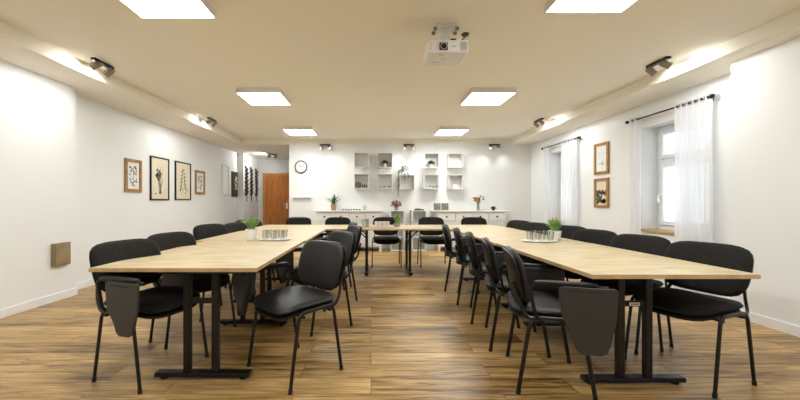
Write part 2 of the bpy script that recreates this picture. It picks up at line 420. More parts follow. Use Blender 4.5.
# ================================================================== TABLES
def table(name, X0, X1, Y0, Y1, frames, label, axis='y', braces=False, label_plate=False):
    cx, cy = (X0+X1)/2, (Y0+Y1)/2
    t = thing(name, (cx, cy, 0), 0, label, 'table', 'meeting tables joined in a U')
    hx, hy = (X1-X0)/2, (Y1-Y0)/2; zt = .74
    m = MB(); m.box(-hx+.001, hx-.001, -hy+.001, hy-.001, zt-.024, zt); m.build('tabletop', M_top if axis == 'y' else M_top, t, bevel=.0015)
    m = MB()
    m.box(-hx-.0005, -hx+.001, -hy, hy, zt-.0245, zt-.001).box(hx-.001, hx+.0005, -hy, hy, zt-.0245, zt-.001)
    m.box(-hx, hx, -hy-.0005, -hy+.001, zt-.0245, zt-.001).box(-hx, hx, hy-.001, hy+.0005, zt-.0245, zt-.001)
    m.build('edging', M_edge, t)
    fl = []
    for (fc, c0, c1, pa, pb) in frames:      # fc: position along the table axis; c0..c1 foot span; pa, pb posts
        def P(u, v, z):                       # u across, v along axis (world) -> local
            return (u-cx, v-cy, z) if axis == 'y' else (v-cx, u-cy, z)
        def bx(m, u0, u1, v0, v1, z0, z1):
            a = P(u0, v0, z0); b = P(u1, v1, z1)
            m.box(min(a[0],b[0]), max(a[0],b[0]), min(a[1],b[1]), max(a[1],b[1]), z0, z1)
        m = MB(); bx(m, c0, c1, fc-.03, fc+.03, .018, .048)
        ft = m.build('foot_bar', M_black, t, bevel=.006)
        for u in (c0+.05, c1-.05):
            m = MB(); q = P(u, fc, 0); m.lathe([(.020, 0), (.022, .004), (.022, .010), (.008, .012), (.008, .020)], (q[0], q[1], 0), 14); m.build('levelling_foot', M_cap, ft, smooth=True)
        for u in (pa, pb):
            m = MB(); bx(m, u-.022, u+.022, fc-.02, fc+.02, .048, zt-.055); m.build('leg', M_black, t, bevel=.006)
        m = MB(); bx(m, pa+.022, pb-.022, fc-.012, fc+.012, .49, .525)
        cb = m.build('crossbar', M_black, t, bevel=.004)
        if label_plate:
            lx = (pa+pb)/2-cx
            MB().box(lx-.035, lx+.030, fc-cy-.0145, fc-cy-.012, .497, .517).build('name_plate', M_paper2, cb)
            mm = MB()
            for k in range(7): mm.box(lx-.027+k*.0072, lx-.022+k*.0072, fc-cy-.0155, fc-cy-.0145, .503, .511)
            mm.build('plate_lettering', M_slot, cb)
            label_plate = False
        m = MB(); bx(m, c0+.02, c1-.02, fc-.025, fc+.025, zt-.055, zt-.0245); m.build('top_rail', M_black, t, bevel=.004)
        fl.append(fc)
        if braces:
            s_ = 1 if fc < (cx if axis != 'y' else cy) else -1
            m = MB(); a = P((pa), fc+.01*s_, .58); b = P(pa, fc+.15*s_, zt-.03); m.tube([a, b], .011, 8); 
            a = P((pb), fc+.01*s_, .58); b = P(pb, fc+.15*s_, zt-.03); m.tube([a, b], .011, 8); m.build('brace', M_black, t)
    # long rails beneath the top
    u0, u1 = frames[0][1]+.08, frames[0][2]-.08
    for u in (u0, u1):
        m = MB()
        if axis == 'y': m.box(u-cx-.012, u-cx+.012, fl[0]-cy+.026, fl[1]-cy-.026, zt-.052, zt-.026)
        else: m.box(fl[0]-cx+.026, fl[1]-cx-.026, u-cy-.012, u-cy+.012, zt-.052, zt-.026)
        m.build('underframe_rail', M_black, t)
    return t
table('meeting_table', -1.752, -.71, 2.11, 3.60, [(2.22, -1.40, -.785, -1.196, -1.013), (3.18, -1.41, -.785, -1.196, -1.013)], 'nearest oak table of the left row, its square end facing the viewer')
table('meeting_table', -1.86, -.69, 3.603, 5.197, [(3.85, -1.55, -.95, -1.34, -1.15), (4.95, -1.55, -.95, -1.34, -1.15)], 'farther oak table of the left row, behind the potted grass and tray')
table('meeting_table', 1.25, 2.20, 1.92, 3.38, [(2.155, 1.34, 1.975, 1.576, 1.75), (3.13, 1.41, 1.95, 1.576, 1.75)], 'nearest oak table of the right row, its square end facing the viewer', label_plate=True)
table('meeting_table', 1.235, 2.19, 3.383, 5.197, [(3.69, 1.42, 1.95, 1.56, 1.74), (4.95, 1.34, 1.95, 1.56, 1.74)], 'farther oak table of the right row, below the second window')
table('meeting_table', -1.88, .168, 5.2, 6.14, [(-1.6, 5.27, 6.07, 5.42, 5.92), (-.07, 5.27, 6.07, 5.42, 5.92)], 'left oak table of the cross row, in front of the left sideboard', 'x', True)
table('meeting_table', .172, 2.21, 5.2, 6.14, [(.62, 5.27, 6.07, 5.42, 5.92), (1.95, 5.27, 6.07, 5.42, 5.92)], 'right oak table of the cross row, in front of the right sideboard', 'x', True)

# ================================================================== CHAIRS
def chair_proto(cush, arm, tl=.325, zb=.285, drop=0.0, rec=.27, fwd=0.0):
    t = thing('conference_chair')
    RZ = .462
    for sx in (-1, 1):
        xb, xt = .255*sx, .250*sx
        for fy, nm in ((1, 'f'), (-1, 'r')):
            yf = .205*fy
            pts = fillet([(xb, yf, .012), (xt, .135*fy, RZ-.0), (xt, 0, RZ-.0)] if fy > 0 else [(xb, yf, .012), (xt, .135*fy, RZ), (xt, 0, RZ)], .055, 6)
            l = MB(); l.tube(pts, .0095, 12, ry=.0122); lo = l.build('leg', M_black, t, smooth=True)
            q = MB(); q.tube([(xb, yf*1.004, 0), (xb, yf*1.002, .004), (xb, yf*.985, .028)], .0115, 12, ry=.0138); q.build('foot_cap', M_cap, lo, smooth=True)
    for y in (-.11, .10):
        MB().tube([(-.25, y, RZ-.03), (.25, y, RZ-.03)], .009, 8).build('seat_rail', M_black, t, smooth=True)
    def seatf(u, v, w_):
        z = .478 + w_ - .9*max(0, v-.08)**2*1.6 + .25*max(0, -v-.12)**2 + .12*u*u
        return (u, v+.0, z)
    MB().pad(.475, .46, .050, 4.6, lambda u, v, q: seatf(u, v, q+.008)).build('seat', cush, t, smooth=True, ang=60)
    MB().pad(.455, .45, .022, 4.2, lambda u, v, q: seatf(u, v, q-.032), flat=True).build('seat_shell', M_dark, t, smooth=True)
    def backf(u, v, w_):
        z0 = .695 - drop + v*.985
        y = -.235 + fwd - (v)*rec + .55*u*u + w_
        return (u*(1-.05*max(0, -v/.17)), y, z0)
    MB().pad(.485, .345, .046, 4.4, lambda u, v, q: backf(u, v, q+.006)).build('backrest', cush, t, smooth=True, ang=60)
    MB().pad(.470, .332, .018, 4.4, lambda u, v, q: backf(u, v, q-.024), flat=True).build('backrest_shell', M_dark, t, smooth=True)
    for sx in (-1, 1):
        MB().tube(fillet([(.25*sx, -.06, RZ), (.25*sx, -.15, RZ-.01), (.213*sx, -.212+fwd, .50), (.19*sx, -.245+fwd, .60), (.19*sx, -.262+fwd, .66)], .05), .013, 8, ry=.009).build('back_support', M_black, t, smooth=True)
    if arm:
        a = MB(); za = .665
        a.tube(fillet([(.25, -.10, RZ), (.266, -.115, RZ+.03), (.270, -.15, za), (.270, .26, za), (.266, .20, RZ+.02), (.25, .10, RZ)][:4], .05), .011, 8)
        ao = a.build('armrest_tube', M_dark, t, smooth=True)
        MB().pad(.05, .34, .028, 4, lambda u, v, q: (u+.268, v+.045, q+za+.012)).build('armrest_pad', M_dark, t, smooth=True, ang=60)
        x = .288; y0, y1 = arm, arm+tl; zt = .668
        n = 10; poly = [(y0, zt-.012), (y0+.012, zt), (y1-.012, zt), (y1, zt-.012), (y1, zt-.05)]
        # tapering sides and rounded bottom
        yc0, yc1 = y0+.085, y1-.045
        poly += [(y1-.006, zt-.16), (yc1+.012, zb+.07), (yc1-.006, zb+.02), (yc1-.035, zb+.002), (yc0+.035, zb), (yc0+.008, zb+.02), (yc0-.012, zb+.07), (y0+.012, zt-.16), (y0, zt-.05)]
        RM = Matrix(((0, 1, 0, 0), (1, 0, 0, 0), (0, 0, 1, 0), (0, 0, 0, 1)))
        to = MB().prism(poly, x, x+.014, RM).build('writing_tablet', M_tab, t, bevel=.004)
        MB().box(x+.0135, x+.0150, y0+.05, y1-.07, zt-.028, zt-.018).build('tablet_slot', M_slot, to)
        MB().box(.262, .289, y1-.10, y1-.04, za-.02, za+.004).build('tablet_hinge', M_black, t)
    return t
PROTO = {('f', 0): chair_proto(M_fab, 0), ('f', 1): chair_proto(M_fab, -.03, .28, .345, -.012, .27, -.035), ('l', 1): chair_proto(M_lea, .004, .295, .29, .02, .20, .035), ('l', 2): chair_proto(M_lea, .13, .17, .36, .005, .24, -.015)}
used = set()
def place(kind, x, y, ux, uy, label, group, dz=0):
    p = PROTO[kind]
    o = p if kind not in used else copy_tree(p)
    used.add(kind)
    o.location = (x, y, 0); o.rotation_euler = (0, 0, math.atan2(-ux, uy)); tag(o, label, 'chair', group)
    return o
g = 'chairs along the left side of the left tables'
place(('f',1), -1.494, 2.348, .943, -.333, 'black chair at the left table end with grey writing tablet hanging fully in view', g)
place(('f',1), -1.53, 2.96, .943, -.333, 'black chair second from the viewer along the far left side, by the brass wall box', g)
place(('f',1), -1.74, 4.10, .90, -.43, 'black chair third along the far left side, its back below the first dark framed print', g)
place(('f',0), -1.66, 4.70, .943, -.333, 'black chair fourth along the far left side, half hidden by the third', g)
place(('f',0), -1.86, 5.52, .76, -.65, 'black chair at the far left table corner, behind the white potted grass', g)
g = 'chairs along the right side of the right tables'
place(('f',0), 2.128, 2.306, -.943, -.333, 'black chair at far right, nearest the viewer with its whole side frame in view', g)
place(('f',0), 2.108, 2.872, -.943, -.333, 'black chair second from the viewer along the window side', g)
place(('f',0), 2.09, 3.445, -.943, -.333, 'black chair third along the window side, below the two small framed pictures', g)
place(('f',0), 2.17, 4.03, -.943, -.333, 'black chair fourth along the window side, just right of the white plant pot', g)
place(('f',0), 2.06, 4.64, -.943, -.333, 'black chair fifth along the window side, seen behind the glasses tray', g)
place(('f',0), 2.08, 5.235, -.943, -.333, 'farthest black chair along the window side, by the second window curtain', g)
g = 'chairs on the inner side of the left tables'
place(('l',2), -.53, 2.357, -.68, -.73, 'black chair turned out beside the left table, large seat and back facing the viewer', g)
place(('l',2), -.50, 3.24, -.80, -.60, 'black chair right behind the turned out chair, inner side of left table', g)
place(('l',2), -.45, 4.12, -.93, -.36, 'black chair third on the inner side of the left table', g)
place(('l',2), -.52, 4.80, -.98, -.20, 'farthest black chair on the inner side of the left table, by the cross table', g)
g = 'chairs on the inner side of the right tables'
ir = [(1.138, 2.232, 'black chair nearest the viewer on the inner right, with armrest and big hanging writing tablet'),
      (1.175, 2.812, 'second black chair on the inner side of the right table, seen from behind'),
      (1.205, 3.398, 'third black chair on the inner side of the right table, middle of the five'),
      (1.22, 3.985, 'fourth black chair on the inner side of the right table'),
      (1.21, 4.57, 'farthest black chair on the inner side of the right table, by the cross table')]
for x, y, lb in ir: place(('l',1), x+.01, y, .965, -.262, lb, g)
g = 'chairs behind the cross tables'
for x, y, lb in ((-1.36, 6.16, 'black chair behind the left corner of the table, below the wall clock'),
                 (-.62, 6.16, 'black chair in front of the left sideboard drawers, behind the cross table'),
                 (.275, 6.16, 'black chair behind the tray of pale cups on the cross table'),
                 (1.13, 6.16, 'black chair between the white cubby unit and the right sideboard'),
                 (1.93, 6.16, 'black chair in front of the right sideboard below the orange flowers')):
    o = place(('f',0), x, y, 0, -1, lb, g)

# ================================================================== THINGS ON THE TABLES
def grass_plant(name, loc, pot_r, pot_h, leaf_h, spread, n, mpot, mleaf, label, cat='plant', wd=.012, parts=True):
    t = thing(name, loc, 0, label, cat); m = MB()
    m.lathe([(pot_r*.78, 0), (pot_r*.80, .003), (pot_r, pot_h), (pot_r*.92, pot_h), (pot_r*.88, pot_h*.9), (.001, pot_h*.88)], n=24, caps=False)
    m.build('pot', mpot, t, smooth=True)
    MB().lathe([(pot_r*.88, pot_h*.86), (.001, pot_h*.9)], n=16, caps=False).build('soil', M_soil, t)
    m = MB(); rnd = random.Random(hash(label) % 1000 if False else len(label))
    for k in range(n):
        a = rnd.uniform(0, 2*PI); tilt = rnd.uniform(.1, 1)*spread; h = leaf_h*rnd.uniform(.65, 1.05)
        b0 = Vector((math.cos(a), math.sin(a), 0)) * pot_r*.5*rnd.random() + Vector((0,0,pot_h*.88))
        d = Vector((math.cos(a), math.sin(a), 0)); pts = []
        for j in range(6):
            q = j/5; pts.append(b0 + d*(tilt*q**1.6) + Vector((0,0, h*(q - .28*(tilt/spread)*q*q))))
        m.blade(pts, wd*rnd.uniform(.7,1.2), (-d.y, d.x, 0))
    m.build('foliage', mleaf, t)
    return t
TZ = .74
grass_plant('potted_plant', (-1.285, 3.66, TZ), .066, .12, .17, .125, 150, M_pot, M_leaf, 'green potted grass in white pot on the left table row', wd=.011)
grass_plant('potted_plant', (1.988, 3.68, TZ), .066, .10, .17, .125, 150, M_pot, M_leaf, 'green potted grass in white pot on the right table row', wd=.011)
grass_plant('potted_herb', (.43, 5.62, TZ), .055, .065, .16, .085, 80, M_pink, M_leaf, 'small bushy green plant in mauve pot on the cross table', wd=.022)

def tray(loc, L, Wd, label):
    t = tag(MB().pad(L, Wd, .016, 2.2, lambda u, v, q: (u, v, .008 + q + .010*max(0, (2*u/L)**2+(2*v/Wd)**2-.55)*1.2)).build('serving_tray', M_pot, smooth=True, ang=60), label, 'tray')
    t.location = loc; return t
def glass_mesh(r, h):
    m = MB(); th = .0022
    m.lathe([(.001, 0), (r*.80, 0), (r*.84, .003), (r, h), (r-th, h), (r*.84-th, .010), (.001, .009)], n=20, caps=False)
    return m
gl0 = glass_mesh(.036, .095).build('drinking_glass', M_glass, smooth=True, ang=50)
first = [True]
def put_glass(x, y, z, label, group, sc=1.0, obj=None):
    src = obj or gl0
    if first[0] and src is gl0: o = gl0; first[0] = False
    else: o = src.copy(); COL.objects.link(o)
    o.location = (x, y, z); o.scale = (sc, sc, sc); tag(o, label, 'glass', group)
for cx, cy, side in ((-1.035, 3.655, 'left'), (1.735, 3.50, 'right')):
    tray((cx, cy, TZ), .35, .20, 'oval white tray holding drinking glasses on the %s table row' % side)
    for j, yy in enumerate((-.042, .042)):
        for i, xx in enumerate((-.088, 0, .088)):
            pos = ('left end', 'middle', 'right end')[i]; rw = ('front', 'back')[j]
            put_glass(cx+xx+.006*j, cy+yy, TZ+.0165, 'clear drinking glass at the %s of the %s row on the %s tray' % (pos, rw, side), 'drinking glasses on the %s tray' % side)
# cross table: tray of cups, two tall glasses on a coaster
tray((.18, 5.55, TZ), .33, .18, 'white oval tray of pale cups in the middle of the cross table')
M_cup = mat('pale pinkish porcelain', (.70, .62, .60), .3)
def cup_mesh(r, h):
    m = MB(); m.lathe([(.001, 0), (r*.7, 0), (r*.82, .01), (r, h), (r*.93, h), (r*.75, .012), (.001, .010)], n=18, caps=False)
    return m.build('cup', M_cup, smooth=True, ang=50)
c0 = None
for j, yy in enumerate((-.035, .04)):
    for i, xx in enumerate((-.10, -.033, .033, .10)):
        if c0 is None: c0 = cup_mesh(.029, .075); o = c0
        else: o = c0.copy(); COL.objects.link(o)
        o.location = (.18+xx*.93, 5.55+yy, TZ+.0165)
        tag(o, 'pale cup %s on the cross table tray, in the %s row' % (('at the far left', 'left of centre', 'right of centre', 'at the far right')[i], ('front', 'back')[j]), 'cup', 'pale cups on the cross table tray')
tag(MB().lathe([(.001, 0), (.085, 0), (.088, .004), (.085, .008), (.001, .008)], n=24, caps=False).build('round_coaster', M_glass, loc=(-.09, 5.5, TZ), smooth=True), 'small round glass plate under the tall tumblers on the cross table', 'plate')
tg = glass_mesh(.026, .125)
tgo = tg.build('tall_tumbler', M_glass, smooth=True, ang=50)
for k, (x, y) in enumerate(((-.13, 5.5), (-.075, 5.48), (-.055, 5.54))):
    o = tgo if k == 0 else tgo.copy()
    if k: COL.objects.link(o)
    o.location = (x, y, TZ+.0085)
    tag(o, 'tall clear tumbler on the glass plate, ' + ('leftmost of three', 'middle of three', 'rightmost of three')[k], 'glass', 'tall tumblers on the cross table')

# ================================================================== PROJECTOR
t = thing('ceiling_projector', (.648, 2.985, 2.40), 0, 'white ceiling projector with round lens hanging from the ceiling', 'projector')
hw = .168
MB().box(-hw, hw, -.14, .14, 0, .110).build('body', M_proj, t, bevel=.014, seg=3)
m = MB(); m.box(-.075, -.005, -.1435, -.139, .02, .085); lo = m.build('lens_surround', M_slot, t, bevel=.004)
rx = Matrix.Rotation(R(90), 4, 'X')
MB().lathe([(.030, 0), (.030, .012), (.024, .012), (.022, .004)], (-.04, -.143, .053), 24, rx, caps=False).build('lens_ring', M_vent, lo, smooth=True)
MB().lathe([(.023, 0), (.018, .007), (.008, .010), (.001, .011)], (-.04, -.143, .053), 20, rx, caps=False).build('lens_glass', M_lens, lo, smooth=True)
m = MB()
for k in range(8): m.box(.098, .158, -.1425, -.139, .018+k*.0095, .0235+k*.0095)
m.build('vent_grille', M_vent, t)
m = MB(); m.box(-.15, -.14, -.1425, -.1395, .025, .032); m.box(-.15, -.14, -.1425, -.1395, .05, .057); m.box(-.15, -.14, -.1425, -.1395, .075, .082); m.build('indicator', M_vent, t)
m = MB()
for k in range(5): m.box(.022+k*.009, .028+k*.009, -.1415, -.1395, .049, .057)
m.build('maker_mark', M_vent, t)
m = MB(); m.box(-.075, -.03, -.10, -.095, -.0015, 0); m.box(-.045, .01, -.02, -.014, -.0015, 0); m.box(-.10, -.04, .05, .055, -.0015, 0); m.build('underside_seam', M_vent, t)
m = MB()
for k in range(12): m.box(-.11+k*.022, -.098+k*.022, -.09, .0, .105, .112)
m.build('top_grille', M_slot, t)
H = ZC - 2.40
m = MB(); m.box(-.035, .035, -.03, .04, .125, H-.02); m.box(-.09, .09, -.07, .08, H-.025, H); mo = m.build('mount_column', M_proj, t, bevel=.006)
for sx in (-1, 1):
    for sy in (-1, 1):
        a = MB(); a.tube([(.03*sx, .03*sy, .13), (.11*sx, .09*sy, .12), (.11*sx, .09*sy, .105)], .008, 8); a.build('mount_arm', M_vent, t, smooth=True)
        a = MB(); a.box(.075*sx-.012+.02*sx, .075*sx+.018+.02*sx, .04*sy-.012, .04*sy+.012, H-.05, H-.028); a.build('mount_clamp', M_spot, t)
m = MB(); m.tube(fillet([(.10, .08, .112), (.11, .08, .155), (.15, .10, .19), (.21, .13, H-.03), (.215, .13, H-.008)], .03), .006, 8)
m.lathe([(.034, H-.012), (.034, H)], (.215, .13, 0), 18); m.build('power_cable', M_cable, t, smooth=True)
m = MB(); m.tube([(.075, .02, .112), (.075, .02, .165)], .008, 8); m.box(.052, .098, .0, .04, .165, .185); m.build('plug', M_black, t)

# ================================================================== SIDEBOARDS
def sideboard(x0, x1, top0, top1, label):
    yf, yb = 7.9, YB-.02; H = .95; n = 4
    t = thing('sideboard', ((x0+x1)/2, (yf+yb)/2, 0), 0, label, 'sideboard', 'white sideboards against the back wall')
    cx, cy = t.location.x, t.location.y; hw = (x1-x0)/2; hd = (yb-yf)/2
    m = MB(); m.box(-hw, -hw+.02, -hd, hd, .10, H-.025).box(hw-.02, hw, -hd, hd, .10, H-.025).box(-hw+.02, hw-.02, hd-.012, hd, .10, H-.025).box(-hw+.02, hw-.02, -hd+.005, hd, .10, .12)
    m.box(-hw+.02, hw-.02, -hd+.005, -hd+.02, .685, .705).box(-hw+.02, hw-.02, -hd+.005, -hd+.02, H-.045, H-.025)
    for k in range(1, n): xx = -hw + 2*hw*k/n; m.box(xx-.01, xx+.01, -hd+.005, hd-.012, .12, H-.045)
    m.build('body', M_white, t)
    MB().box(top0-cx, top1-cx, -hd-.03, hd, H-.025, H).build('top', M_white, t, bevel=.004)
    for sx in (-1, 1):
        for y0 in (-hd, hd-.05): MB().box(sx*hw-.025-.025*sx, sx*hw+.025-.025*sx, y0, y0+.05, 0, .10).build('leg', M_white, t)
    for k in range(n):
        a = -hw + 2*hw*k/n + .016; b = -hw + 2*hw*(k+1)/n - .016; c = (a+b)/2
        d = MB().box(a, b, -hd-.004, -hd+.016, .712, H-.05).build('drawer', M_white, t, bevel=.003)
        kb = MB(); kb.lathe([(.006, 0), (.006, .012), (.021, .018), (.021, .024), (.004, .028)], (c, -hd-.004, .81), 12, rx); kb.build('knob', M_black, d, smooth=True)
        m = MB(); m.box(a, a+.05, -hd-.004, -hd+.016, .125, .68).box(b-.05, b, -hd-.004, -hd+.016, .125, .68).box(a+.05, b-.05, -hd-.004, -hd+.016, .125, .175).box(a+.05, b-.05, -hd-.004, -hd+.016, .63, .68).box(a+.05, b-.05, -hd+.004, -hd+.012, .175, .63)
        d = m.build('cabinet_door', M_white, t)
        kb = MB(); xx = b-.028 if k % 2 == 0 else a+.028
        kb.lathe([(.006, 0), (.006, .012), (.021, .018), (.021, .024), (.004, .028)], (xx, -hd-.004, .52), 12, rx); kb.build('knob', M_black, d, smooth=True)
    return t
sideboard(-1.27, .24, -1.30, .28, 'left white sideboard with black knobs, below the empty stretch of wall')
sideboard(1.56, 3.12, 1.45, 3.25, 'right white sideboard with black knobs, carrying the orange flowers')
def open_box(m, w_, d, h, th, n_shelves=0):
    m.box(-w_/2, -w_/2+th, -d/2, d/2, 0, h).box(w_/2-th, w_/2, -d/2, d/2, 0, h)
    m.box(-w_/2+th, w_/2-th, -d/2, d/2, 0, th).box(-w_/2+th, w_/2-th, -d/2, d/2, h-th, h).box(-w_/2+th, w_/2-th, d/2-.008, d/2, th, h-th)
    for k in range(n_shelves): z = h*(k+1)/(n_shelves+1); m.box(-w_/2+th, w_/2-th, -d/2, d/2-.008, z-th/2, z+th/2)
for x, w_, lb in ((.62, .32, 'left white open cubby unit standing beside the left sideboard'), (1.14, .34, 'right white open cubby unit standing beside the right sideboard')):
    m = MB(); open_box(m, w_, .35, .95, .018, 2)
    tag(m.build('cubby_unit', M_white, loc=(x, YB-.02-.175, 0), bevel=.002), lb, 'shelf unit', 'open cubby units between the sideboards')
# wall cubes
WC = [(-.23, 2.155-.175, 'empty white wall cube, top left of the wall cubes'), (.335, 2.155-.175, 'white wall cube holding a potted plant, top row left of centre'),
      (1.45, 2.145-.175, 'white wall cube holding a potted plant, top row right of centre'), (2.03, 2.145-.175, 'empty white wall cube, top right of the wall cubes'),
      (-.23, 1.65-.175, 'white wall cube holding dark jars, lower left'), (.335, 1.65-.175, 'white wall cube holding low glass bowls, lower row left of centre'),
      (.87, 1.63-.175, 'white wall cube with a plant trailing down its side, in the middle'), (1.45, 1.635-.175, 'white wall cube holding a row of small glasses, lower row right of centre'),
      (2.03, 1.63-.175, 'white wall cube holding one white mug, lower right')]
cd_ = .25; cy_ = YB - cd_/2
for x, z, lb in WC:
    m = MB(); open_box(m, .35, cd_, .35, .014)
    tag(m.build('wall_cube', M_white, loc=(x, cy_, z), bevel=.0015), lb, 'wall shelf', 'white cubes on the back wall')
def bushy(name, loc, pot_r, pot_h, fr, n, mpot, mleaf, label):
    t = thing(name, loc, 0, label, 'plant')
    MB().lathe([(pot_r*.8, 0), (pot_r, pot_h), (pot_r*.9, pot_h), (.001, pot_h*.85)], n=18, caps=False).build('pot', mpot, t, smooth=True)
    m = MB(); rnd = random.Random(5)
    for k in range(n):
        a = rnd.uniform(0, 2*PI); el = rnd.uniform(.0, 1.3); d = Vector((math.cos(a)*math.cos(el), math.sin(a)*math.cos(el), math.sin(el)*.8))
        b0 = Vector((0,0,pot_h*.9)); p = b0 + d*fr*.35; q = b0 + d*fr*.75 + Vector((0,0,.01)); r_ = b0 + d*fr - Vector((0,0,.005))
        m.blade([b0, p, q, r_], fr*.42, (-math.sin(a), math.cos(a), 0))
    m.build('foliage', mleaf, t); return t
bushy('potted_plant', (.335, cy_-.02, 2.155-.175+.0145), .045, .085, .12, 70, M_pot, M_leafd, 'dark green plant in white pot inside the top left-centre wall cube')
bushy('potted_plant', (1.45, cy_-.02, 2.145-.175+.0145), .045, .085, .12, 70, M_pot, M_leafd, 'dark green plant in white pot inside the top right-centre wall cube')
zb = 1.65-.175+.0145
jb = None
for k, (dx, r_, h) in enumerate(((-.125, .022, .15), (-.075, .025, .155), (-.025, .024, .13), (.03, .02, .085), (.078, .022, .09), (.125, .02, .075))):
    m = MB(); m.lathe([(.001, 0), (r_, 0), (r_, h*.78), (r_*.8, h*.84), (r_*.8, h), (.001, h)], n=16, caps=False)
    tag(m.build('jar', M_jar, loc=(-.23+dx, cy_-.02, zb), smooth=True), ('tall dark jar at the left end in the lower left wall cube', 'tallest dark jar, second from left in the lower left wall cube', 'dark jar third from left in the lower left wall cube',
        'short dark jar fourth from left in the lower left wall cube', 'short dark jar fifth from left in the lower left wall cube', 'shortest dark jar at the right end in the lower left wall cube')[k], 'jar', 'dark jars in the lower left wall cube')
for k, dx in enumerate((-.11, 0, .11)):
    m = MB(); m.lathe([(.001, 0), (.025, 0), (.045, .05), (.042, .05), (.024, .006), (.001, .005)], n=16, caps=False)
    tag(m.build('glass_bowl', M_glass, loc=(.335+dx*.95, cy_-.02, zb), smooth=True), 'small clear bowl, %s of three in the lower wall cube' % ('leftmost', 'middle', 'rightmost')[k], 'bowl', 'clear bowls in the lower left-centre cube')
for k in range(4):
    put_glass(1.45-.117+k*.078, cy_-.02, 1.635-.175+.0145, 'small clear glass, %s in the lower right-centre wall cube' % ('leftmost', 'second from left', 'third from left', 'rightmost')[k], 'small glasses in the wall cube', .8)
t = thing('mug', (2.03, cy_-.02, 1.63-.175+.0145), 0, 'white mug standing in the lower right wall cube', 'mug')
MB().lathe([(.001, 0), (.045, 0), (.048, .10), (.044, .10), (.042, .006), (.001, .005)], n=20, caps=False).build('mug_body', M_pot, t, smooth=True)
MB().tube(fillet([(.046, 0, .08), (.085, 0, .08), (.085, 0, .025), (.046, 0, .025)], .025), .006, 8).build('handle', M_pot, t, smooth=True)
# trailing plant on the middle cube
t = thing('trailing_plant', (.755, cy_-.04, 1.63+.175+.0005), 0, 'trailing green plant spilling down the left side of the middle wall cube', 'plant')
MB().lathe([(.035, 0), (.045, .07), (.040, .07), (.001, .06)], n=18, caps=False).build('pot', M_pot, t, smooth=True)
m = MB(); rnd = random.Random(3)
st = [[(0,0,.065), (-.05,-.03,.13), (-.095,-.05,.09), (-.105,-.05,-.1), (-.10,-.05,-.3), (-.105,-.05,-.5)], [(0,0,.065), (-.05,-.04,.12), (-.092,-.06,.02), (-.09,-.06,-.18), (-.085,-.06,-.30)],
      [(0,0,.065), (.04,-.04,.16), (.10,-.08,.13), (.13,-.10,.02), (.135,-.11,-.06)], [(0,0,.065), (.02,-.03,.2), (.08,-.04,.20), (.14,-.05,.15)], [(0,0,.065), (-.02,-.06,.14), (.03,-.12,.10), (.05,-.125,-.02), (.05,-.13,-.10)],
      [(0,0,.065), (-.01,0,.17), (0.01,0,.22)]]
for s_ in st:
    pts = fillet(s_, .05); m.tube(pts, .005, 5)
    for k in range(len(pts)*2):
        p = pts[k//2] ; a = rnd.uniform(0, 2*PI); d = Vector((math.cos(a), math.sin(a), -.4))
        if d.x*1 > -2: m.blade([p, p+d*.024, p+d*.046], .028, (-d.y, d.x, .2))
m.build('stems_and_leaves', M_leafd, t)

# clock, ledge
t = thing('wall_clock', (-1.715, YB-.001, 2.01), 0, 'round white wall clock with thin black rim on the back wall', 'clock')
MB().lathe([(.001, 0), (.145, 0), (.145, .018), (.001, .018)], (0,0,0), 40, rx, caps=False).build('dial', M_paper2, t)
MB().lathe([(.135, .0), (.155, .0), (.155, .028), (.135, .028), (.135, .0)], (0,0,0), 40, rx, caps=False).build('rim', M_black, t, smooth=True)
m = MB()
for k in range(12):
    a = k*PI/6; r0 = .115; m.box(-.003, .003, -.020, -.018, r0, r0+.015, Matrix.Rotation(a, 4, 'Y'))
m.build('hour_marks', M_black, t)
MB().box(-.004, .004, -.021, -.018, -.01, .075, Matrix.Rotation(R(-55), 4, 'Y')).build('hour_hand', M_black, t)
MB().box(-.003, .003, -.023, -.021, -.015, .11, Matrix.Rotation(R(60), 4, 'Y')).build('minute_hand', M_black, t)
tag(MB().box(-.22, .22, -.075, 0, -.02, .02).build('wall_ledge', M_white, loc=(-1.68, YB, 1.27), bevel=.002), 'narrow white ledge shelf on the back wall under the clock', 'shelf')

# ------------------------------------------------------------------ on the sideboards
SZ = .95
grass_plant('spiky_plant', (-.885, 8.05, SZ), .072, .145, .29, .30, 34, M_tan, M_leafd, 'spiky green plant in a tan pot on the left sideboard', wd=.030)
for k in range(7):
    m = MB(); m.lathe([(.001, 0), (.022, 0), (.025, .035), (.022, .035), (.020, .012), (.001, .012)], n=12, caps=False)
    tag(m.build('tealight_holder', M_jar, loc=(-.66+k*.065, 8.0, SZ), smooth=True), 'tiny dark tealight holder in the row on the left sideboard, ' + ('beside the spiky plant', 'second from the plant', 'third from the plant', 'middle of the row', 'third from the right end', 'second from the right end', 'at the right end')[k], 'candle holder', 'tealight holders on the left sideboard')
put_glass(-.15, 8.02, SZ, 'clear glass standing alone near the right end of the left sideboard', None, 1.3)
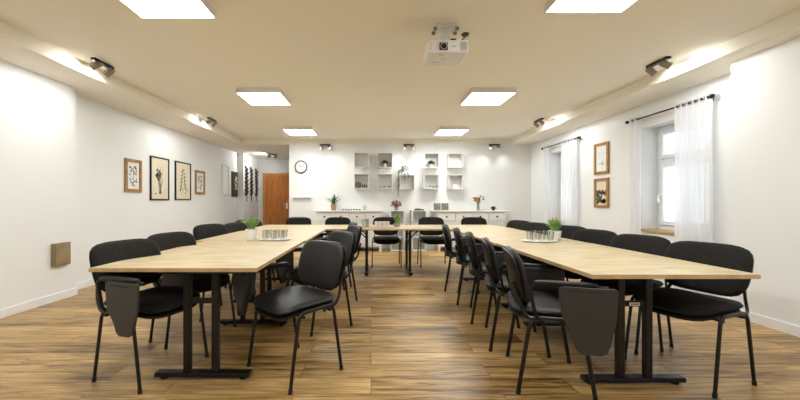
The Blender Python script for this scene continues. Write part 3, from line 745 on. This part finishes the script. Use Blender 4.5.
# dried flowers
t = thing('dried_flowers', (.60, 8.14, .95), 0, 'dusty pink dried flower bunch on the left cubby unit', 'flowers')
MB().lathe([(.035, 0), (.045, .03), (.03, .07), (.026, .07), (.001, .02)], n=16, caps=False).build('bowl', M_pink, t, smooth=True)
m = MB(); rnd = random.Random(11)
for k in range(80):
    a = rnd.uniform(0, 2*PI); el = rnd.uniform(-.2, 1.4); rr = rnd.uniform(.07, .12); c = Vector((math.cos(a)*math.cos(el)*rr*1.15, math.sin(a)*math.cos(el)*rr*.9, .13+math.sin(el)*rr*.85))
    q = rnd.uniform(.016, .028); m.lathe([(.002, -q), (q*.8, -q*.5), (q, 0), (q*.8, q*.5), (.002, q)], c, 7)
    m.tube([(0,0,.03), c], .002, 4)
m.build('blooms', M_dried, t)
tag(MB().box(-.11, .11, -.06, .06, 0, .03).box(-.09, .03, -.05, .05, .03, .045).build('dark_box', M_art, loc=(1.15, 8.12, .95), bevel=.004), 'flat dark box lying on the right cubby unit', 'box')
for k, x in enumerate((1.575, 1.76)):
    t = thing('photo_frame', (x, 8.08, SZ+.003), R(4 if k else -4), 'small grey framed photo on the right sideboard, %s of the pair' % ('left', 'right')[k], 'photo frame', 'small photos on the right sideboard')
    T = Matrix.Rotation(R(-10), 4, 'X'); m = MB()
    m.box(-.085, -.075, -.008, .008, 0, .17, T).box(.075, .085, -.008, .008, 0, .17, T).box(-.075, .075, -.008, .008, 0, .01, T).box(-.075, .075, -.008, .008, .16, .17, T)
    m.build('frame', M_spot, t); MB().box(-.075, .075, -.004, .004, .01, .16, T).build('photo', M_grey, t)
t = thing('flower_vase', (2.545, 8.08, SZ), 0, 'glass vase of orange red flowers on the right sideboard', 'flowers')
MB().lathe([(.001, 0), (.04, 0), (.042, .01), (.030, .10), (.034, .16), (.031, .16), (.027, .10), (.036, .012), (.001, .01)], n=20, caps=False).build('vase', M_glass, t, smooth=True)
m = MB(); f = MB(); rnd = random.Random(8)
for k in range(16):
    a = k*2.4; rr = rnd.uniform(.03, .17); top = Vector((math.cos(a)*rr, math.sin(a)*rr*.6, rnd.uniform(.27, .36)-rr*.35))
    m.tube([(math.cos(a)*.01, math.sin(a)*.01, .02), (math.cos(a)*.012, math.sin(a)*.012, .15), top], .0025, 5)
    for j in range(4):
        b = rnd.uniform(0, 2*PI); z = rnd.uniform(.15, .24); d = Vector((math.cos(b), math.sin(b), .5)); p = Vector((0,0,z))+d*.02; m.blade([p, p+d*.03, p+d*.06], .02, (-d.y, d.x, 0))
    for j in range(9):
        b = j*2*PI/9; d = Vector((math.cos(b), math.sin(b), .6 if j%2 else .1)); f.blade([top-Vector((0,0,.012)), top+d*.022, top+d*.042], .030, (-d.y, d.x, 0))
    f.lathe([(.002, -.014), (.013, 0), (.002, .01)], top, 8); f.build('bloom', M_flower, t); f = MB()
m.build('stems', M_leaf, t); f.b.free()
bushy('small_plant', (2.90, 8.06, SZ), .035, .035, .095, 36, M_dark, M_leafd, 'low dark plant at the right end of the right sideboard')
tag(MB().box(-.09, .09, -.06, .06, 0, .008).build('paper_stack', M_paper2, loc=(2.13, 8.02, SZ)), 'few white papers lying on the right sideboard beside the photos', 'paper')

# ================================================================== PICTURES
def picture(y0, y1, z0, z1, wallx, side, mfr, bw, mpap, label, design, name='framed_picture'):
    """on a side wall; side=+1 faces +x (left wall)"""
    cy, cz = (y0+y1)/2, (z0+z1)/2; hw, hh = (y1-y0)/2, (z1-z0)/2
    t = thing(name, (wallx, cy, cz), R(90) if side > 0 else R(-90), label, 'picture', 'framed pictures on the side walls')
    # local: x along the wall, -y out of the wall
    m = MB(); d = .028
    m.box(-hw, -hw+bw, -d, 0, -hh, hh).box(hw-bw, hw, -d, 0, -hh, hh).box(-hw+bw, hw-bw, -d, 0, -hh, -hh+bw).box(-hw+bw, hw-bw, -d, 0, hh-bw, hh)
    m.build('frame', mfr, t, bevel=.003)
    m = MB(); m.box(-hw+bw, hw-bw, -.012, 0, -hh+bw, hh-bw)
    iw, ih = hw-bw, hh-bw; rnd = random.Random(int(y0*100)); yy = -.0125
    def blob(x, z, rx_, rz_, ang=0, n=9):
        vs = []
        for k in range(n):
            a = 2*PI*k/n; u = math.cos(a)*rx_; v = math.sin(a)*rz_
            vs.append(m.b.verts.new((x+u*math.cos(ang)-v*math.sin(ang), yy, z+u*math.sin(ang)+v*math.cos(ang))))
        m.face(vs)
    def stem(x0_, z0_, x1_, z1_, w_=.004):
        d_ = Vector((x1_-x0_, z1_-z0_)).normalized(); n_ = Vector((-d_.y, d_.x))*w_/2
        m.face([m.b.verts.new((x0_+n_.x, yy-.0002, z0_+n_.y)), m.b.verts.new((x1_+n_.x, yy-.0002, z1_+n_.y)), m.b.verts.new((x1_-n_.x, yy-.0002, z1_-n_.y)), m.b.verts.new((x0_-n_.x, yy-.0002, z0_-n_.y))])
    if design == 'iris':
        m.i = 1
        for k in range(9):
            x = rnd.uniform(-.3, .5)*iw; stem(rnd.uniform(-.1,.2)*iw, -ih*.75, x, rnd.uniform(-.1, .65)*ih, .009)
        for k in range(16): blob(rnd.uniform(-.5, .15)*iw, rnd.uniform(-.1, .5)*ih, .022, .035, rnd.uniform(0, 3))
        m.i = 3; blob(-iw*.5, -ih*.75, .02, .015)
    elif design == 'leafy':
        m.i = 2; stem(0, -ih*.75, -.01, ih*.65, .007)
        for k in range(12):
            z = -ih*.5+k*ih*.1; s_ = 1 if k % 2 else -1; blob(s_*iw*.3*(1.1-k*.07), z+.01, .020, .042*(1.2-k*.06), s_*.5)
        m.i = 4; blob(iw*.55, -ih*.5, .03, .04); blob(iw*.35, -ih*.65, .025, .03)
        m.i = 1; stem(0, -ih*.3, -iw*.3, -ih*.8, .006)
    elif design == 'small':
        m.i = 1
        for k in range(20): blob(rnd.uniform(-.6, .6)*iw, rnd.uniform(.05, .7)*ih, .012, .02, rnd.uniform(0, 3))
        for k in range(14): blob(rnd.uniform(-.5, .6)*iw, rnd.uniform(-.75, -.1)*ih, .010, .018, rnd.uniform(0, 3))
        m.i = 2; stem(0, -ih*.7, .01, ih*.6, .005)
    elif design == 'landscape':
        m.i = 3
        for k in range(40): blob(rnd.uniform(-.85, .85)*iw, rnd.uniform(-.85, .2)*ih, .020, .03, rnd.uniform(0, 3))
        m.i = 2
        for k in range(20): blob(rnd.uniform(-.8, .2)*iw, rnd.uniform(-.8, .1)*ih, .018, .028, rnd.uniform(0, 3)); yy -= .00004
    elif design == 'faint':
        m.i = 5
        for k in range(8): blob(rnd.uniform(-.4, .4)*iw, rnd.uniform(-.5, .4)*ih, .014, .02, rnd.uniform(0, 3))
    m.build('print', [mpap, M_ink, M_inkg, M_inkb, M_inky, mat('faint ink', (.55, .62, .62), .8)], t)
    return t
picture(5.30, 5.68, 1.31, 1.84, XL1, 1, M_frame, .05, M_paper2, 'brown framed botanical print, first on the left wall', 'small')
picture(5.91, 6.45, 1.185, 1.96, XL1, 1, M_black, .022, M_paper, 'tall black framed iris print, second on the left wall', 'iris')
picture(6.66, 7.23, 1.19, 1.96, XL1, 1, M_black, .022, M_paper, 'tall black framed leafy plant print, third on the left wall', 'leafy')
picture(7.42, 7.84, 1.325, 1.85, XL1, 1, M_frame, .05, M_paper2, 'small brown framed print, farthest of the four on the left wall', 'small')
picture(5.60, 5.96, 1.625, 2.155, XR1, -1, M_frame, .045, M_paper2, 'wood framed pale picture, upper of two between the windows', 'faint')
picture(5.60, 5.96, 1.055, 1.555, XR1, -1, M_frame, .045, M_paper, 'wood framed brown landscape, lower of two between the windows', 'landscape')
# pale frame, dark carved panel, black metal ornaments
t = thing('pale_wall_frame', (XL1, 8.96, 1.74), R(90), 'pale cream empty frame on the left wall beside the dark panel', 'picture')
m = MB(); m.box(-.20, -.165, -.03, 0, -.40, .40).box(.165, .20, -.03, 0, -.40, .40).box(-.165, .165, -.03, 0, -.40, -.36).box(-.165, .165, -.03, 0, .36, .40); m.build('frame', M_white, t, bevel=.003)
MB().box(-.165, .165, -.01, 0, -.36, .36).build('backing', M_wall, t)
t = thing('dark_wall_panel', (XL1, 9.57, 1.66), R(90), 'dark brown wall panel with cream flower shapes, beside the black ornaments', 'wall decoration')
MB().box(-.20, .20, -.025, 0, -.36, .34).build('board', M_art, t, bevel=.004)
m = MB()
for (x, z, r_) in ((.08, .16, .05), (.02, .10, .035), (.12, .06, .035), (.06, -.04, .05), (.11, -.12, .035), (.02, -.14, .03), (-.02, .02, .02)):
    m.lathe([(r_, 0), (r_, .004)], (x, -.025, z), 10, rx)
m.build('flower_inlay', M_cream, t)
for k, y in enumerate((10.02, 10.43, 10.90)):
    t = MB(); rnd = random.Random(k+20)
    t.tube([(0, -.02, -.55), (.02, -.02, -.2), (-.01, -.02, .1), (.01, -.02, .42)], .009, 6)
    for j in range(15):
        z = -.38 + j*.056; s_ = 1 if j % 2 else -1
        q = rnd.uniform(.8, 1.2)
        poly = [(0, z-.01), (s_*.075*q, z), (s_*.135*q, z+.07), (s_*.08*q, z+.095), (s_*.012, z+.06)]
        t.prism(poly, -.024, -.016)
    t.box(-.01, .01, -.02, 0, .30, .32); t.box(-.01, .01, -.02, 0, -.32, -.30)
    o = t.build('metal_leaf_ornament', M_black); o.location = (-3.68, y, 1.72); o.rotation_euler = (0, 0, R(90))
    tag(o, 'vertical black metal leaf ornament, %s' % ('nearest the dark panel', 'middle of the three by the door', 'nearest the brown door')[k], 'wall decoration', 'black metal leaf ornaments by the door')
# brass box on the near left wall
t = thing('wall_box', (XL0, 3.99, .54), R(90), 'square bronze cover box low on the near left wall', 'wall box')
MB().box(-.105, .105, -.045, 0, -.13, .13).build('housing', M_bronze, t, bevel=.003)
MB().box(-.09, .09, -.05, -.045, -.115, .115).build('front_cover', mat('satin bronze sheet', (.40, .32, .18), .4, metal=.5, noise=.12, nscale=9), t, bevel=.002)

# ================================================================== CURTAINS
def rod(y0, y1, label):
    t = thing('curtain_rod', (XR1-.085, (y0+y1)/2, 2.345), 0, label, 'curtain rod', 'black curtain rods')
    h = (y1-y0)/2
    MB().tube([(0, -h, 0), (0, h, 0)], .011, 10).build('rod', M_black, t, smooth=True)
    for s_ in (-1, 1):
        MB().lathe([(.012, 0), (.02, .008), (.026, .025), (.02, .042), (.004, .05)], (0, s_*h, 0), 14, Matrix.Rotation(R(-90*s_), 4, 'X')).build('finial', M_black, t, smooth=True)
        m = MB(); m.tube([(0, s_*(h-.05), 0), (.085, s_*(h-.05), 0)], .007, 8); m.box(.078, .085, s_*(h-.05)-.015, s_*(h-.05)+.015, -.035, .035); m.build('bracket', M_black, t)
def curtain(y0, y1, folds, label, amp=.022, zb=.02):
    t = thing('curtain', (XR1-.085, (y0+y1)/2, 0), 0, label, 'curtain', 'sheer white curtains')
    m = MB(); h = (y1-y0)/2; nu, nv = folds*12, 14; rows = []
    for j in range(nv+1):
        z = 2.395 + (zb-2.395)*j/nv; row = []
        for i in range(nu+1):
            u = i/nu; ph = u*folds*2*PI
            a = amp*(1-.25*math.sin(j*.5+u*9)) if j > 1 else amp
            row.append((a*math.sin(ph) , -h+2*h*u + .006*math.sin(j*.7+u*15)*min(1, j/4), z))
        rows.append(row)
    m.rings(rows, close=False, caps=False)
    m.build('cloth', M_sheer, t, smooth=True, ang=180)
    for k in range(folds*2):
        y = -h + 2*h*(k+.0)/(folds*2) + h/(folds*2)*0
        if k == 0: continue
        m = MB(); m.lathe([(.017, -.003), (.026, -.003), (.026, .003), (.017, .003), (.017, -.003)], (0, y, 2.345), 14, Matrix.Rotation(R(90), 4, 'X'), caps=False); m.build('grommet', M_chrome, t, smooth=True)
rod(3.86, 5.08, 'black curtain rod over the nearer window'); rod(6.33, 7.60, 'black curtain rod over the farther window')
curtain(3.83, 4.30, 6, 'sheer white curtain hanging right of the nearer window')
curtain(4.86, 5.04, 2, 'narrow sheer white curtain hanging left of the nearer window', .024)
curtain(6.37, 6.86, 5, 'sheer white curtain hanging right of the farther window')
curtain(7.36, 7.56, 2, 'narrow sheer white curtain hanging left of the farther window', .024)
